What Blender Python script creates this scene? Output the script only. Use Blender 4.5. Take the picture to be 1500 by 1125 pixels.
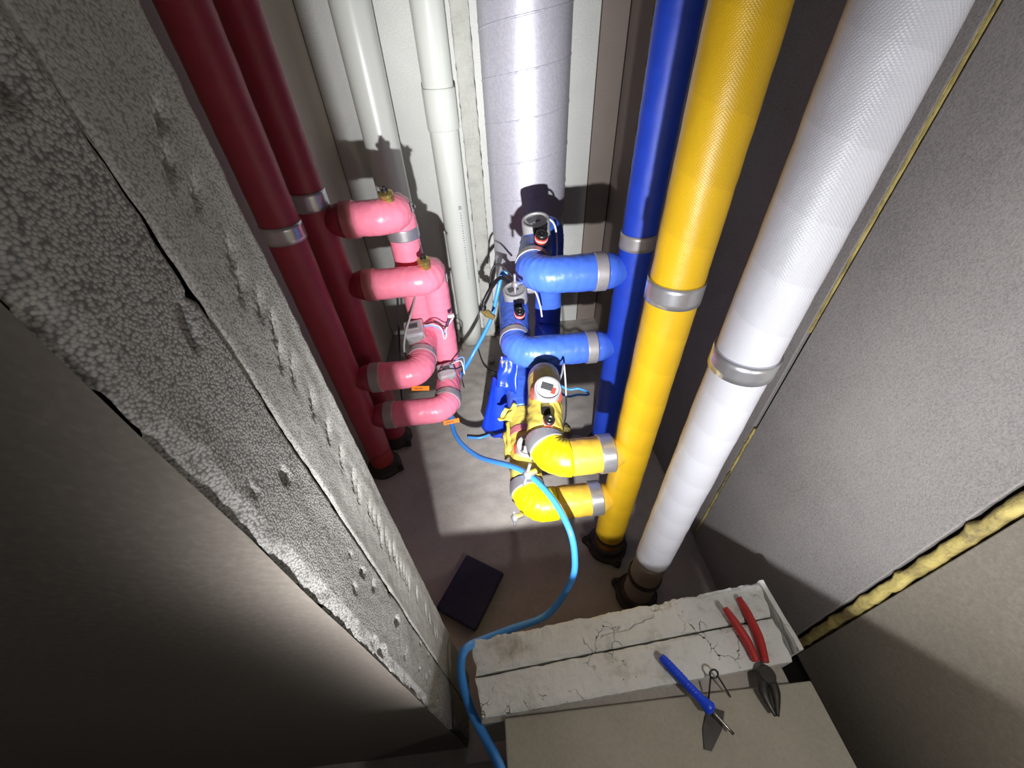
import bpy, bmesh, math, random
from mathutils import Vector, Matrix, noise
random.seed(7)
PI = math.pi
S = bpy.context.scene
for o in list(bpy.data.objects): bpy.data.objects.remove(o)
COL = S.collection

# ---------------------------------------------------------------- camera
FPX = 570.0
cd = bpy.data.cameras.new('camera'); cam = bpy.data.objects.new('camera', cd); COL.objects.link(cam)
cd.sensor_width = 36.0; cd.lens = FPX / 1500 * 36; cd.clip_start = 0.01; cd.clip_end = 50
dn = Vector(((785 - 750) / FPX, (1190 - 562.5) / FPX, 1)).normalized()      # world down, in lens axes (right, down, forward)
fy = Vector(((680 - 750) / FPX, (30 - 562.5) / FPX, 1)); fy = (fy - dn * fy.dot(dn)).normalized()
fx = dn.cross(fy)
if fx.x < 0: fx = -fx
right = Vector((fx.x, fy.x, -dn.x)); down = Vector((fx.y, fy.y, -dn.y)); fwd = Vector((fx.z, fy.z, -dn.z))
m = Matrix.Identity(4)
for i in range(3):
    m[i][0] = right[i]; m[i][1] = -down[i]; m[i][2] = -fwd[i]
m[2][3] = 1.4
cam.matrix_world = m
S.camera = cam

# ---------------------------------------------------------------- world, lamps, exposure
S.view_settings.view_transform = 'Standard'; S.view_settings.look = 'None'
S.view_settings.gamma = 1.0; S.view_settings.use_curve_mapping = False
S.view_settings.exposure = 0.0
wd = bpy.data.worlds.new('world'); S.world = wd; wd.use_nodes = True
wd.node_tree.nodes['Background'].inputs[0].default_value = (0.75, 0.72, 0.70, 1)
wd.node_tree.nodes['Background'].inputs[1].default_value = 0.08

LPOS = Vector((-0.02, -0.30, 1.03))
def torch(name, loc, energy, radius, color, cut, beams):
    """work lamp with an invented beam profile by direction, shaped to light chosen surfaces"""
    l = bpy.data.lights.new(name, 'POINT'); l.energy = energy; l.shadow_soft_size = radius; l.color = color
    o = bpy.data.objects.new(name, l); COL.objects.link(o); o.location = loc
    l.use_nodes = True
    nt = l.node_tree; N = nt.nodes; em = N['Emission']
    tc = N.new('ShaderNodeTexCoord'); sp = N.new('ShaderNodeSeparateXYZ'); nt.links.new(tc.outputs['Normal'], sp.inputs[0])
    def M(op, a, b=None, c=None, clamp=False):
        n = N.new('ShaderNodeMath'); n.operation = op; n.use_clamp = clamp
        for i, v in enumerate((a, b, c)):
            if v is None: continue
            if isinstance(v, (int, float)): n.inputs[i].default_value = v
            else: nt.links.new(v, n.inputs[i])
        return n.outputs[0]
    sx, sy, sz = sp.outputs
    az = M('ARCTAN2', sx, sy)
    el = M('ARCSINE', sz)
    def gauss(v, c, w):
        d = M('DIVIDE', M('SUBTRACT', v, c), w)
        return M('EXPONENT', M('MULTIPLY', M('MULTIPLY', d, d), -1.0))
    g = None
    for amp, aa, ae, wa, we in beams:                              # lobes tuned to brighten or dim each side
        q = M('MULTIPLY', M('MULTIPLY', gauss(az, math.radians(aa), math.radians(wa)), gauss(el, math.radians(ae), math.radians(we))), amp)
        g = q if g is None else M('ADD', g, q)
    # invented cut-off plane: ends the beam to draw the floor's shadow line
    k = M('ADD', M('MULTIPLY', sz, 1.0), M('MULTIPLY', sy, cut))
    c = M('ADD', M('MULTIPLY', k, 60.0), 0.5, None, True)
    g = M('MULTIPLY', g, c)
    nt.links.new(g, em.inputs['Strength'])
    return o
torch('work_lamp', LPOS, 285.0, 0.012, (0.97, 0.98, 1.0), 0.995, ((1.0, 3.2, -22, 14, 35), (0.6, 0, 8, 13, 13), (0.25, 44, -12, 15, 45)))
fl = bpy.data.lights.new('landing_lamp', 'POINT'); fl.energy = 4.6; fl.shadow_soft_size = 0.02; fl.color = (1.0, 0.965, 0.91)
flo = bpy.data.objects.new('landing_lamp', fl); COL.objects.link(flo); flo.location = (0.46, -0.14, 0.98)

# ---------------------------------------------------------------- materials
def srgb(r, g, b):
    f = lambda c: (c / 255 / 12.92) if c / 255 <= 0.04045 else ((c / 255 + 0.055) / 1.055) ** 2.4
    return (f(r), f(g), f(b), 1)
class Mat:
    def __init__(s, name, col, rough=0.6, metal=0.0, spec=0.5):
        s.m = bpy.data.materials.new(name); s.m.use_nodes = True
        s.nt = s.m.node_tree; s.N = s.nt.nodes; s.b = s.N['Principled BSDF']
        s.b.inputs['Base Color'].default_value = col; s.b.inputs['Roughness'].default_value = rough
        s.b.inputs['Metallic'].default_value = metal; s.b.inputs['Specular IOR Level'].default_value = spec
        s.col = col; s.h = None
    def co(s, kind='Object', scale=(1, 1, 1), rot=(0, 0, 0)):
        t = s.N.new('ShaderNodeTexCoord'); mp = s.N.new('ShaderNodeMapping')
        s.nt.links.new(t.outputs[kind], mp.inputs[0]); mp.inputs['Scale'].default_value = scale; mp.inputs['Rotation'].default_value = rot
        return mp.outputs[0]
    def noise(s, co, scale, detail=4, rough=0.6):
        n = s.N.new('ShaderNodeTexNoise'); s.nt.links.new(co, n.inputs['Vector'])
        n.inputs['Scale'].default_value = scale; n.inputs['Detail'].default_value = detail; n.inputs['Roughness'].default_value = rough
        return n.outputs['Fac']
    def voro(s, co, scale, feature='F1', out='Distance'):
        n = s.N.new('ShaderNodeTexVoronoi'); s.nt.links.new(co, n.inputs['Vector']); n.feature = feature
        n.inputs['Scale'].default_value = scale
        return n.outputs[out]
    def wave(s, co, scale, dist=0.0, direction='X', prof='SIN'):
        n = s.N.new('ShaderNodeTexWave'); s.nt.links.new(co, n.inputs['Vector']); n.bands_direction = direction; n.wave_profile = prof
        n.inputs['Scale'].default_value = scale; n.inputs['Distortion'].default_value = dist; n.inputs['Detail'].default_value = 1
        return n.outputs['Fac']
    def math(s, op, a, b=0.5, clamp=False):
        n = s.N.new('ShaderNodeMath'); n.operation = op; n.use_clamp = clamp
        for i, v in enumerate((a, b)):
            if isinstance(v, (int, float)): n.inputs[i].default_value = v
            else: s.nt.links.new(v, n.inputs[i])
        return n.outputs[0]
    def ramp(s, fac, stops):
        n = s.N.new('ShaderNodeValToRGB'); s.nt.links.new(fac, n.inputs[0]); e = n.color_ramp.elements
        e[0].position, e[0].color = stops[0]; e[1].position, e[1].color = stops[-1]
        for p, c in stops[1:-1]:
            q = e.new(p); q.color = c
        return n.outputs[0]
    def color(s, out): s.nt.links.new(out, s.b.inputs['Base Color']); return s
    def mix(s, fac, a, b):
        n = s.N.new('ShaderNodeMix'); n.data_type = 'RGBA'
        s.nt.links.new(fac, n.inputs[0])
        for k, v in ((6, a), (7, b)):
            if isinstance(v, tuple): n.inputs[k].default_value = v
            else: s.nt.links.new(v, n.inputs[k])
        return n.outputs[2]
    def bump(s, height, strength=0.3, dist=0.002):
        n = s.N.new('ShaderNodeBump'); n.inputs['Strength'].default_value = strength; n.inputs['Distance'].default_value = dist
        s.nt.links.new(height, n.inputs['Height'])
        if s.h is not None: s.nt.links.new(s.h, n.inputs['Normal'])
        s.h = n.outputs[0]; s.nt.links.new(s.h, s.b.inputs['Normal']); return s
def sc(c, k): return (c[0] * k, c[1] * k, c[2] * k, 1)

M = {}
def concrete(name, c, s1=6, s2=120, bumpd=0.003, bs=0.5, dirt=0.6, rough=0.85):
    a = Mat(name, c, rough, spec=0.25); co = a.co()
    n1 = a.noise(co, s1, 6); n2 = a.noise(co, s2, 3)
    k = a.math('ADD', a.math('MULTIPLY', n1, 0.7), a.math('MULTIPLY', n2, 0.3))
    a.color(a.ramp(k, [(0.30, sc(c, dirt)), (0.5, c), (0.72, sc(c, 1.15))]))
    a.bump(n2, bs, bumpd); a.bump(n1, bs * 0.6, bumpd * 3); return a.m
M['floor'] = concrete('rough_concrete', srgb(168, 161, 153), 5, 90, 0.002, 0.5, 0.76)
M['landing'] = concrete('landing_screed', srgb(168, 162, 148), 4, 150, 0.0008, 0.3, 0.80)
M['post'] = concrete('chipped_concrete', srgb(178, 178, 170), 14, 120, 0.004, 0.6, 0.7)
def board(name, c, sp=0.75, scale=420, bs=0.45):
    a = Mat(name, c, 0.8, spec=0.2); co = a.co()
    n2 = a.noise(co, scale, 2, 0.7); n1 = a.noise(co, 3, 4)
    k = a.math('ADD', a.math('MULTIPLY', n2, 0.6), a.math('MULTIPLY', n1, 0.4))
    a.color(a.ramp(k, [(0.34, sc(c, sp)), (0.5, c), (0.66, sc(c, 1.2))]))
    a.bump(n2, bs, 0.0015); return a.m
M['board_right'] = board('grey_fibre_board', srgb(134, 130, 128), 0.7, 330, 0.6)
M['side_board'] = board('dusty_side_board', srgb(118, 112, 102), 0.88, 160, 0.25)
M['board_back'] = board('pale_wall_board', srgb(205, 205, 200), 0.93, 200, 0.12)
M['board_brown'] = board('brown_grey_board', srgb(142, 130, 122), 0.85, 260, 0.3)
M['board_left'] = board('beige_wall_board', srgb(192, 180, 166), 0.9, 200, 0.15)
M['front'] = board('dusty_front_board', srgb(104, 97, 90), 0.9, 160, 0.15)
M['backing'] = Mat('dark_gap', srgb(40, 38, 36), 0.9).m
# foam bead concrete of the cut jamb
a = Mat('bead_concrete', srgb(150, 147, 142), 0.85, spec=0.2); co = a.co()
v = a.voro(co, 560); big = a.noise(co, 22, 3); hole = a.voro(co, 150)
edge = a.ramp(v, [(0.30, (1, 1, 1, 1)), (0.62, (0, 0, 0, 1))])
c0 = a.ramp(v, [(0.30, srgb(140, 137, 133)), (0.55, srgb(120, 118, 115)), (0.80, srgb(82, 80, 78))])
hm = a.ramp(a.math('ADD', a.math('MULTIPLY', hole, 0.8), a.math('MULTIPLY', big, 0.5)), [(0.17, (1, 1, 1, 1)), (0.22, (0, 0, 0, 1))])
a.color(a.mix(hm, c0, srgb(48, 46, 44))); a.bump(edge, 0.35, 0.0008); a.bump(big, 0.3, 0.004); M['bead'] = a.m
a = Mat('bead_concrete_fine', srgb(158, 156, 152), 0.85, spec=0.2); co = a.co()
v = a.voro(co, 620); big = a.noise(co, 30, 4)
c0 = a.ramp(v, [(0.30, srgb(140, 137, 133)), (0.55, srgb(130, 128, 124)), (0.80, srgb(104, 102, 99))])
a.color(c0); a.bump(v, 0.35, -0.0007); a.bump(big, 0.3, 0.003); M['bead_fine'] = a.m
# white painted cracked threshold
a = Mat('painted_cement_block', srgb(220, 220, 216), 0.8, spec=0.25); co = a.co()
n1 = a.noise(co, 9, 6, 0.7); n2 = a.noise(co, 190, 4)
cr = a.voro(co, 55, 'DISTANCE_TO_EDGE')
pits = a.voro(co, 75)
pk = a.ramp(pits, [(0.07, (1, 1, 1, 1)), (0.10, (0, 0, 0, 1))])
c0 = a.ramp(n1, [(0.30, srgb(172, 168, 156)), (0.46, srgb(218, 218, 213)), (0.75, srgb(230, 230, 226))])
sel = a.ramp(a.noise(a.co(), 14, 2), [(0.55, (0, 0, 0, 1)), (0.60, (1, 1, 1, 1))])
pk2 = a.math('MULTIPLY', pk, sel)
wp = a.N.new('ShaderNodeVectorMath'); wp.operation = 'MULTIPLY_ADD'; nn_ = a.N.new('ShaderNodeTexNoise'); nn_.inputs['Scale'].default_value = 45; nn_.inputs['Detail'].default_value = 5
a.nt.links.new(co, nn_.inputs['Vector']); a.nt.links.new(nn_.outputs['Color'], wp.inputs[0]); wp.inputs[1].default_value = (0.03, 0.03, 0.03); a.nt.links.new(co, wp.inputs[2])
ck = a.voro(wp.outputs[0], 26, 'DISTANCE_TO_EDGE'); ckm = a.ramp(ck, [(0.008, (1, 1, 1, 1)), (0.020, (0, 0, 0, 1))])
ckm = a.math('MULTIPLY', ckm, a.ramp(a.noise(a.co(), 11, 2), [(0.57, (0, 0, 0, 1)), (0.62, (1, 1, 1, 1))]))
a.color(a.mix(a.math('MAXIMUM', pk2, ckm), c0, srgb(58, 52, 46))); a.bump(ckm, 0.8, -0.002); a.bump(n2, 0.6, 0.002); a.bump(n1, 0.5, 0.006); M['sill'] = a.m
a = Mat('yellow_spray_foam', srgb(206, 190, 112), 0.7); co = a.co(); n = a.noise(co, 16, 6, 0.7); 
a.color(a.ramp(n, [(0.36, srgb(104, 92, 62)), (0.55, srgb(172, 156, 92)), (0.8, srgb(200, 186, 118))])); a.bump(n, 0.8, 0.006); M['foam'] = a.m
def tape(name, c, rough=0.38, lap=0.045, weave=True, ridge=0.25, lighten=1.05):
    """wrapped vinyl tape: UV = (metres along the pipe, turn 0..1)"""
    a = Mat(name, c, rough, spec=0.5)
    uv = a.N.new('ShaderNodeUVMap').outputs[0]; sx = a.N.new('ShaderNodeSeparateXYZ'); a.nt.links.new(uv, sx.inputs[0])
    h = a.math('FRACT', a.math('ADD', a.math('DIVIDE', sx.outputs[0], lap), sx.outputs[1]))
    n = a.noise(a.co(), 35, 3)
    lapm = a.math('ADD', h, a.math('MULTIPLY', n, 0.25))
    a.color(a.ramp(lapm, [(0.0, sc(c, 0.97)), (0.5, c), (1.0, sc(c, lighten))]))
    if weave:
        w = a.N.new('ShaderNodeMapping'); a.nt.links.new(uv, w.inputs[0]); w.inputs['Scale'].default_value = (1, 0.28, 1); w.inputs['Rotation'].default_value = (0, 0, 0.78)
        w1 = a.wave(w.outputs[0], 110, 0.0, 'X'); w2 = a.wave(w.outputs[0], 110, 0.0, 'Y')
        a.bump(a.math('MULTIPLY', w1, w2), 0.35, 0.0006)
    a.bump(h, ridge, 0.0012); a.bump(n, 0.25, 0.004); return a.m
M['red'] = tape('red_vinyl_wrap', srgb(158, 52, 70), 0.45, 0.07)
M['pink'] = tape('pink_vinyl_tape', srgb(250, 138, 162), 0.30, 0.03, False, 0.35, 1.04)
M['blue_wrap'] = tape('blue_vinyl_wrap', srgb(34, 72, 200), 0.45, 0.08)
M['blue'] = tape('blue_vinyl_tape', srgb(72, 112, 222), 0.32, 0.03, False, 0.35, 1.05)
M['yellow_wrap'] = tape('golden_vinyl_wrap', srgb(228, 182, 34), 0.36, 0.09)
M['yellow'] = tape('lemon_vinyl_tape', srgb(226, 206, 10), 0.36, 0.03, False, 0.35, 1.04)
M['amber'] = tape('amber_tape', srgb(222, 178, 62), 0.36, 0.03, False, 0.35, 1.04)
M['cream'] = tape('pale_yellow_tape', srgb(214, 196, 88), 0.4, 0.02, False, 0.35, 1.04)
M['white_wrap'] = tape('white_vinyl_wrap', srgb(212, 212, 220), 0.36, 0.075)
M['grey_pipe'] = concrete('dusty_grey_pipe', srgb(150, 142, 134), 20, 200, 0.0006, 0.3, 0.8, 0.6)
M['shaded_yellow'] = concrete('shaded_yellow_wrap', srgb(150, 104, 34), 20, 200, 0.0006, 0.3, 0.7, 0.6)  # brown stands for the yellow wrap in shade at the riser's foot
M['red_dull'] = concrete('dull_red_pipe', srgb(158, 56, 56), 20, 200, 0.0006, 0.2, 0.85, 0.5)
def plain(name, c, rough=0.5, metal=0.0, n=60, amt=0.9, bs=0.15, spec=0.5):
    a = Mat(name, c, rough, metal, spec); f = a.noise(a.co(), n, 3)
    a.color(a.ramp(f, [(0.3, sc(c, amt)), (0.7, sc(c, 2 - amt))])); a.bump(f, bs, 0.001); return a.m
M['pvc'] = plain('white_plastic_pipe', srgb(214, 216, 208), 0.28, 0, 8, 0.98, 0.02)
M['chrome'] = plain('bright_metal_band', srgb(205, 205, 210), 0.30, 0.75, 40, 0.95, 0.05)
M['dull_band'] = plain('dull_metal_tape', srgb(176, 171, 172), 0.42, 0.4, 40, 0.92, 0.1)
M['pink_band'] = plain('pink_tinted_band', srgb(196, 120, 124), 0.42, 0.2, 40, 0.92, 0.1)
M['dark_metal'] = plain('dark_cast_iron', srgb(58, 52, 48), 0.6, 0.3, 50, 0.7, 0.4)
M['black'] = plain('black_plastic', srgb(28, 27, 28), 0.35, 0, 50, 0.9, 0.05)
M['red_ring'] = plain('red_plastic', srgb(226, 74, 60), 0.4, 0, 50, 0.95, 0.05)
M['white_pl'] = plain('white_plastic', srgb(204, 204, 208), 0.4, 0, 50, 0.97, 0.05)
M['grey_pl'] = plain('grey_plastic', srgb(154, 152, 152), 0.4, 0, 50, 0.92, 0.1)
M['silver_pl'] = plain('silver_plastic', srgb(190, 188, 192), 0.3, 0.4, 50, 0.95, 0.05)
M['display'] = plain('dark_display', srgb(74, 74, 76), 0.2, 0, 50, 0.95, 0.0)
M['brass'] = plain('brass', srgb(196, 172, 104), 0.3, 0.8, 60, 0.9, 0.05)
M['orange'] = plain('orange_tag', srgb(250, 130, 14), 0.5, 0, 50, 0.97, 0.02)
M['ink'] = plain('dark_print', srgb(60, 56, 54), 0.6, 0, 50, 0.9, 0.0)
M['hose'] = plain('light_blue_hose', srgb(70, 152, 238), 0.28, 0, 30, 0.97, 0.0)
M['wire_white'] = plain('white_wire', srgb(214, 212, 214), 0.4, 0, 50, 0.97, 0)
M['wire_blue'] = plain('blue_wire', srgb(120, 160, 226), 0.4, 0, 50, 0.97, 0)
M['wire_dark'] = plain('dark_wire', srgb(44, 34, 40), 0.5, 0, 50, 0.97, 0)
M['pad'] = plain('navy_pad', srgb(40, 40, 66), 0.7, 0, 40, 0.8, 0.4)
M['loose_blue'] = plain('loose_blue_tape', srgb(28, 64, 208), 0.3, 0, 20, 0.92, 0.1)
M['grip_red'] = plain('red_grip', srgb(178, 46, 44), 0.4, 0, 60, 0.9, 0.1)
M['grip_blue'] = plain('blue_grip', srgb(24, 72, 226), 0.35, 0, 60, 0.95, 0.1)
M['steel'] = plain('tool_steel', srgb(150, 148, 146), 0.3, 1.0, 60, 0.9, 0.1)
M['dark_steel'] = plain('dark_steel', srgb(70, 68, 66), 0.45, 0.7, 60, 0.85, 0.2)
# galvanised duct
a = Mat('galvanised_sheet', srgb(190, 188, 198), 0.42, 0.30); co = a.co(); v = a.voro(co, 160, out='Color'); n = a.noise(co, 500, 2)
bw = a.N.new('ShaderNodeRGBToBW'); a.nt.links.new(v, bw.inputs[0])
a.color(a.ramp(bw.outputs[0], [(0.2, srgb(194, 192, 203)), (0.8, srgb(206, 204, 214))])); a.bump(n, 0.15, 0.0006); M['duct'] = a.m

# ---------------------------------------------------------------- helpers
def link(name, me, mat, parent=None):
    if me.materials: me.materials.clear()
    me.materials.append(mat)
    o = bpy.data.objects.new(name, me); COL.objects.link(o)
    if parent is not None:
        o.parent = parent; o.matrix_parent_inverse = Matrix.Translation(-Vector(parent.location))
    return o
def thing(name, label, cat, loc=(0, 0, 0), group=None):
    o = bpy.data.objects.new(name, None); COL.objects.link(o); o.location = loc; o.empty_display_size = 0.05
    o['label'] = label; o['category'] = cat
    if group: o['group'] = group
    return o
def tag(o, label, cat, group=None):
    o['label'] = label; o['category'] = cat
    if group: o['group'] = group
    return o
def struct(o): o['kind'] = 'structure'; return o
def bm_obj(name, bm, mat, parent=None, smooth=False):
    bmesh.ops.recalc_face_normals(bm, faces=bm.faces)
    me = bpy.data.meshes.new(name); bm.to_mesh(me); bm.free()
    if smooth:
        for p in me.polygons: p.use_smooth = True
    return link(name, me, mat, parent)
def box_bm(lo, hi, bev=0.0, bm=None):
    bm = bm or bmesh.new()
    r = bmesh.ops.create_cube(bm, size=1); vs = r['verts']
    for v in vs:
        for i in range(3): v.co[i] = (lo[i] + hi[i]) / 2 + v.co[i] * (hi[i] - lo[i])
    if bev:
        es = list({e for v in vs for e in v.link_edges})
        bmesh.ops.bevel(bm, geom=es, offset=bev, segments=2, affect='EDGES', profile=0.5)
    return bm
def oriented(bm, origin, xa, za):
    """map local axes (x, z) of a bmesh onto world directions"""
    za = Vector(za).normalized(); xa = Vector(xa); xa = (xa - za * xa.dot(za)).normalized(); ya = za.cross(xa)
    mt = Matrix((xa, ya, za)).transposed().to_4x4(); mt.translation = Vector(origin)
    bmesh.ops.transform(bm, matrix=mt, verts=bm.verts); return bm
def lathe_bm(prof, n=28, bm=None):
    """prof: list of (r, z) from bottom to top about local z"""
    bm = bm or bmesh.new(); rings = []
    for r, z in prof:
        if r < 1e-5: rings.append([bm.verts.new((0, 0, z))]); continue
        rings.append([bm.verts.new((r * math.cos(2 * PI * i / n), r * math.sin(2 * PI * i / n), z)) for i in range(n)])
    for a, b in zip(rings, rings[1:]):
        for i in range(n):
            j = (i + 1) % n
            q = [a[i % len(a)], a[j % len(a)], b[j % len(b)], b[i % len(b)]]
            u = []
            for v in q:
                if v not in u: u.append(v)
            if len(u) > 2: bm.faces.new(u)
    return bm
def fillet(pts, R, step=0.006):
    pts = [Vector(p) for p in pts]; out = [pts[0]]
    for i in range(1, len(pts) - 1):
        a, b, c = pts[i - 1], pts[i], pts[i + 1]; u = (a - b).normalized(); w = (c - b).normalized()
        ang = u.angle(w)
        if abs(ang - PI) < 0.02: out.append(b); continue
        rr = R[i - 1] if isinstance(R, (list, tuple)) else R
        t = min(rr / math.tan(ang / 2), (a - b).length * 0.49, (c - b).length * 0.49); rr = t * math.tan(ang / 2)
        cen = b + (u + w).normalized() * (rr / math.sin(ang / 2)); p0 = b + u * t; p1 = b + w * t
        n = max(4, int((PI - ang) * rr / step)); v0 = p0 - cen; v1 = p1 - cen; th = v0.angle(v1)
        for k in range(n + 1):
            f = k / n; out.append(cen + (v0 * math.sin((1 - f) * th) + v1 * math.sin(f * th)) / math.sin(th))
    out.append(pts[-1])
    res = [out[0]]                                                    # resample
    for p, q in zip(out, out[1:]):
        L = (q - p).length
        if L < 1e-6: continue
        n = max(1, int(round(L / step)))
        for k in range(1, n + 1): res.append(p.lerp(q, k / n))
    return res
def smooth_path(pts, n=14):
    pts = [Vector(p) for p in pts]; P = [pts[0] * 2 - pts[1]] + pts + [pts[-1] * 2 - pts[-2]]; out = []
    for i in range(1, len(P) - 2):
        a, b, c, d = P[i - 1:i + 3]
        for k in range(n):
            t = k / n
            out.append(0.5 * ((2 * b) + (c - a) * t + (2 * a - 5 * b + 4 * c - d) * t * t + (3 * b - a - 3 * c + d) * t ** 3))
    out.append(pts[-1]); return out
class Path:
    def __init__(s, pts):
        s.p = pts; s.s = [0.0]
        for a, b in zip(pts, pts[1:]): s.s.append(s.s[-1] + (b - a).length)
        n = len(pts); s.t = []
        for i in range(n): s.t.append((pts[min(i + 1, n - 1)] - pts[max(i - 1, 0)]).normalized())
        ref = Vector((0, 0, 1)) if abs(s.t[0].z) < 0.9 else Vector((0, 1, 0))
        u = (ref - s.t[0] * ref.dot(s.t[0])).normalized(); s.u = [u]
        for i in range(1, n):
            u = s.t[i - 1].rotation_difference(s.t[i]) @ u; u = (u - s.t[i] * u.dot(s.t[i])).normalized(); s.u.append(u)
        s.k = []
        for i in range(n):
            a, b = s.t[max(i - 2, 0)], s.t[min(i + 2, n - 1)]; dv = b - a
            ds = s.s[min(i + 2, n - 1)] - s.s[max(i - 2, 0)]; s.k.append(dv / max(ds, 1e-6))
        s.L = s.s[-1]
    def near(s, q):
        q = Vector(q); return min(range(len(s.p)), key=lambda i: (s.p[i] - q).length)
    def at(s, d): return min(range(len(s.p)), key=lambda i: abs(s.s[i] - d))
def tube(name, path, mat, r, parent=None, i0=0, i1=None, nseg=32, wrinkle=0.0, wob=0.0, caps=True, endround=0.0, seed=0.0, flare=(0, 0), gather=()):
    i1 = len(path.p) - 1 if i1 is None else i1
    if i1 < i0: i0, i1 = i1, i0
    V = []; F = []; uvs = []
    idx = list(range(i0, i1 + 1)); n = len(idx)
    for j, i in enumerate(idx):
        c, t, u = path.p[i], path.t[i], path.u[i]; v = t.cross(u); kv = path.k[i]; kl = kv.length
        for q in range(nseg):
            a = 2 * PI * q / nseg; d = u * math.cos(a) + v * math.sin(a); rr = r
            if wob: rr *= 1 + wob * noise.noise(Vector((c + d * r)) * 18 + Vector((seed, 0, 0))) + wob * 0.6 * noise.noise(Vector((c + d * r)) * 55)
            if wrinkle and kl > 0.5:
                inner = max(0.0, d.dot(kv.normalized())); mk = min(1, kl * r)
                ph = path.s[i] * 2 * PI / 0.014 + 3.0 * noise.noise(d * 2.2 + Vector((seed, 3, 0)))
                rr *= 1 + wrinkle * mk * (0.30 + inner) * (0.6 + 0.8 * noise.noise(Vector((path.s[i] * 25, a * 1.5, seed)))) * (math.sin(ph) - 0.3)
            for gs in gather:                                          # tape gathered beside a band or an opening
                gd = abs(path.s[i] - gs)
                if gd < 0.035: rr *= 1 + 0.035 * (1 - gd / 0.035) * math.sin(a * 9 + 3 * noise.noise(Vector((gs * 50, a, seed))) + path.s[i] * 120)
            for fl_, dd in ((flare[0], path.s[i]), (flare[1], path.L - path.s[i])):   # shoulder where the branch runs into the riser
                if fl_ and dd < 0.055: q3 = dd / 0.055; rr *= 0.66 + 0.34 * q3 * q3 * (3 - 2 * q3)
            if endround:
                e = min(path.s[i] - path.s[i0], path.s[i1] - path.s[i])
                if e < endround: rr *= 0.86 + 0.14 * math.sqrt(max(0, 1 - (1 - e / endround) ** 2))
            V.append(c + d * rr)
    for j in range(n - 1):
        for q in range(nseg):
            q2 = (q + 1) % nseg
            F.append((j * nseg + q, j * nseg + q2, (j + 1) * nseg + q2, (j + 1) * nseg + q))
            s0, s1 = path.s[idx[j]], path.s[idx[j + 1]]
            uvs += [(s0, q / nseg), (s0, (q + 1) / nseg), (s1, (q + 1) / nseg), (s1, q / nseg)]
    ns = len(F)
    if caps:
        F.append(tuple(range(nseg))[::-1]); F.append(tuple((n - 1) * nseg + q for q in range(nseg)))
        uvs += [(0, 0)] * (2 * nseg)
    me = bpy.data.meshes.new(name); me.from_pydata(V, [], F)
    ul = me.uv_layers.new(name='UVMap')
    for k, w in enumerate(uvs): ul.data[k].uv = w
    for k, p in enumerate(me.polygons): p.use_smooth = k < ns
    return link(name, me, mat, parent)
def band(name, path, i, width, r, mat, parent):
    """thin sleeve round the pipe, centred on sample i"""
    h = width / 2; a = path.at(path.s[i] - h); b = path.at(path.s[i] + h)
    if b <= a: b = min(a + 1, len(path.p) - 1)
    return tube(name, path, mat, r, parent, a, b, 32, 0, 0, True)
def line(a, b, step): 
    a, b = Vector(a), Vector(b); n = max(1, int((b - a).length / step)); return Path([a.lerp(b, k / n) for k in range(n + 1)])
def cable(name, pts, r, mat, parent=None, n=10, seg=8): return tube(name, Path(smooth_path(pts, n)), mat, r, parent, nseg=seg)
def grid(name, org, ux, uy, nx, ny, disp, mat, parent=None, smooth=True):
    """rectangular sheet org + a*ux + b*uy, pushed along its normal by disp(a, b) (metres)"""
    org, ux, uy = Vector(org), Vector(ux), Vector(uy); nn = ux.cross(uy).normalized(); V = []; F = []
    for j in range(ny + 1):
        for i in range(nx + 1):
            a, b = i / nx, j / ny; V.append(org + ux * a + uy * b + nn * disp(a * ux.length, b * uy.length))
    for j in range(ny):
        for i in range(nx):
            k = j * (nx + 1) + i; F.append((k, k + 1, k + nx + 2, k + nx + 1))
    me = bpy.data.meshes.new(name); me.from_pydata(V, [], F)
    if smooth:
        for p in me.polygons: p.use_smooth = True
    return link(name, me, mat, parent)
NZ = lambda x, y, z=0.0: noise.noise(Vector((x, y, z)))

# ================================================================ SETTING
XL, XR, YB, ZT = -0.63, 0.665, 2.10, 2.70
# ---- shaft floor
def fl_d(a, b):
    return 0.006 * NZ(a * 5, b * 5) + 0.003 * NZ(a * 22, b * 22) + 0.012 * max(0, NZ(a * 3 + 9, b * 3)) * max(0, (b - 1.3)) 
fo = grid('floor', (XL - 0.1, 0.10, -0.004), (XR - XL + 0.2, 0, 0), (0, YB - 0.05, 0), 130, 200, fl_d, M['floor']); struct(fo)
# ---- walls : a dark backing with boards in front of it
def wall(name, lo, hi): return struct(bm_obj(name, box_bm(lo, hi), M['backing']))
wb = wall('wall_back', (XL - 0.12, YB + 0.012, -0.02), (XR + 0.12, YB + 0.10, ZT))
for x0, x1, mt in ((XL, -0.405, 'board_back'), (-0.40, -0.075, 'board_back'), (-0.07, 0.545, 'board_back'), (0.549, XR - 0.003, 'board_brown')):
    bm_obj('panel', box_bm((x0, YB, 0.0), (x1, YB + 0.012, ZT), 0.002), M[mt], wb)
wl = wall('wall_left', (XL - 0.10, 0.29, -0.02), (XL - 0.012, YB + 0.10, ZT))
for y0, y1 in ((0.30, 0.985), (0.989, 1.60), (1.604, YB - 0.002)):
    bm_obj('panel', box_bm((XL - 0.012, y0, 0.0), (XL, y1, ZT), 0.002), M['board_left'], wl)
wr = wall('wall_right', (XR + 0.014, -1.2, -0.02), (XR + 0.10, YB + 0.10, ZT))
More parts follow.
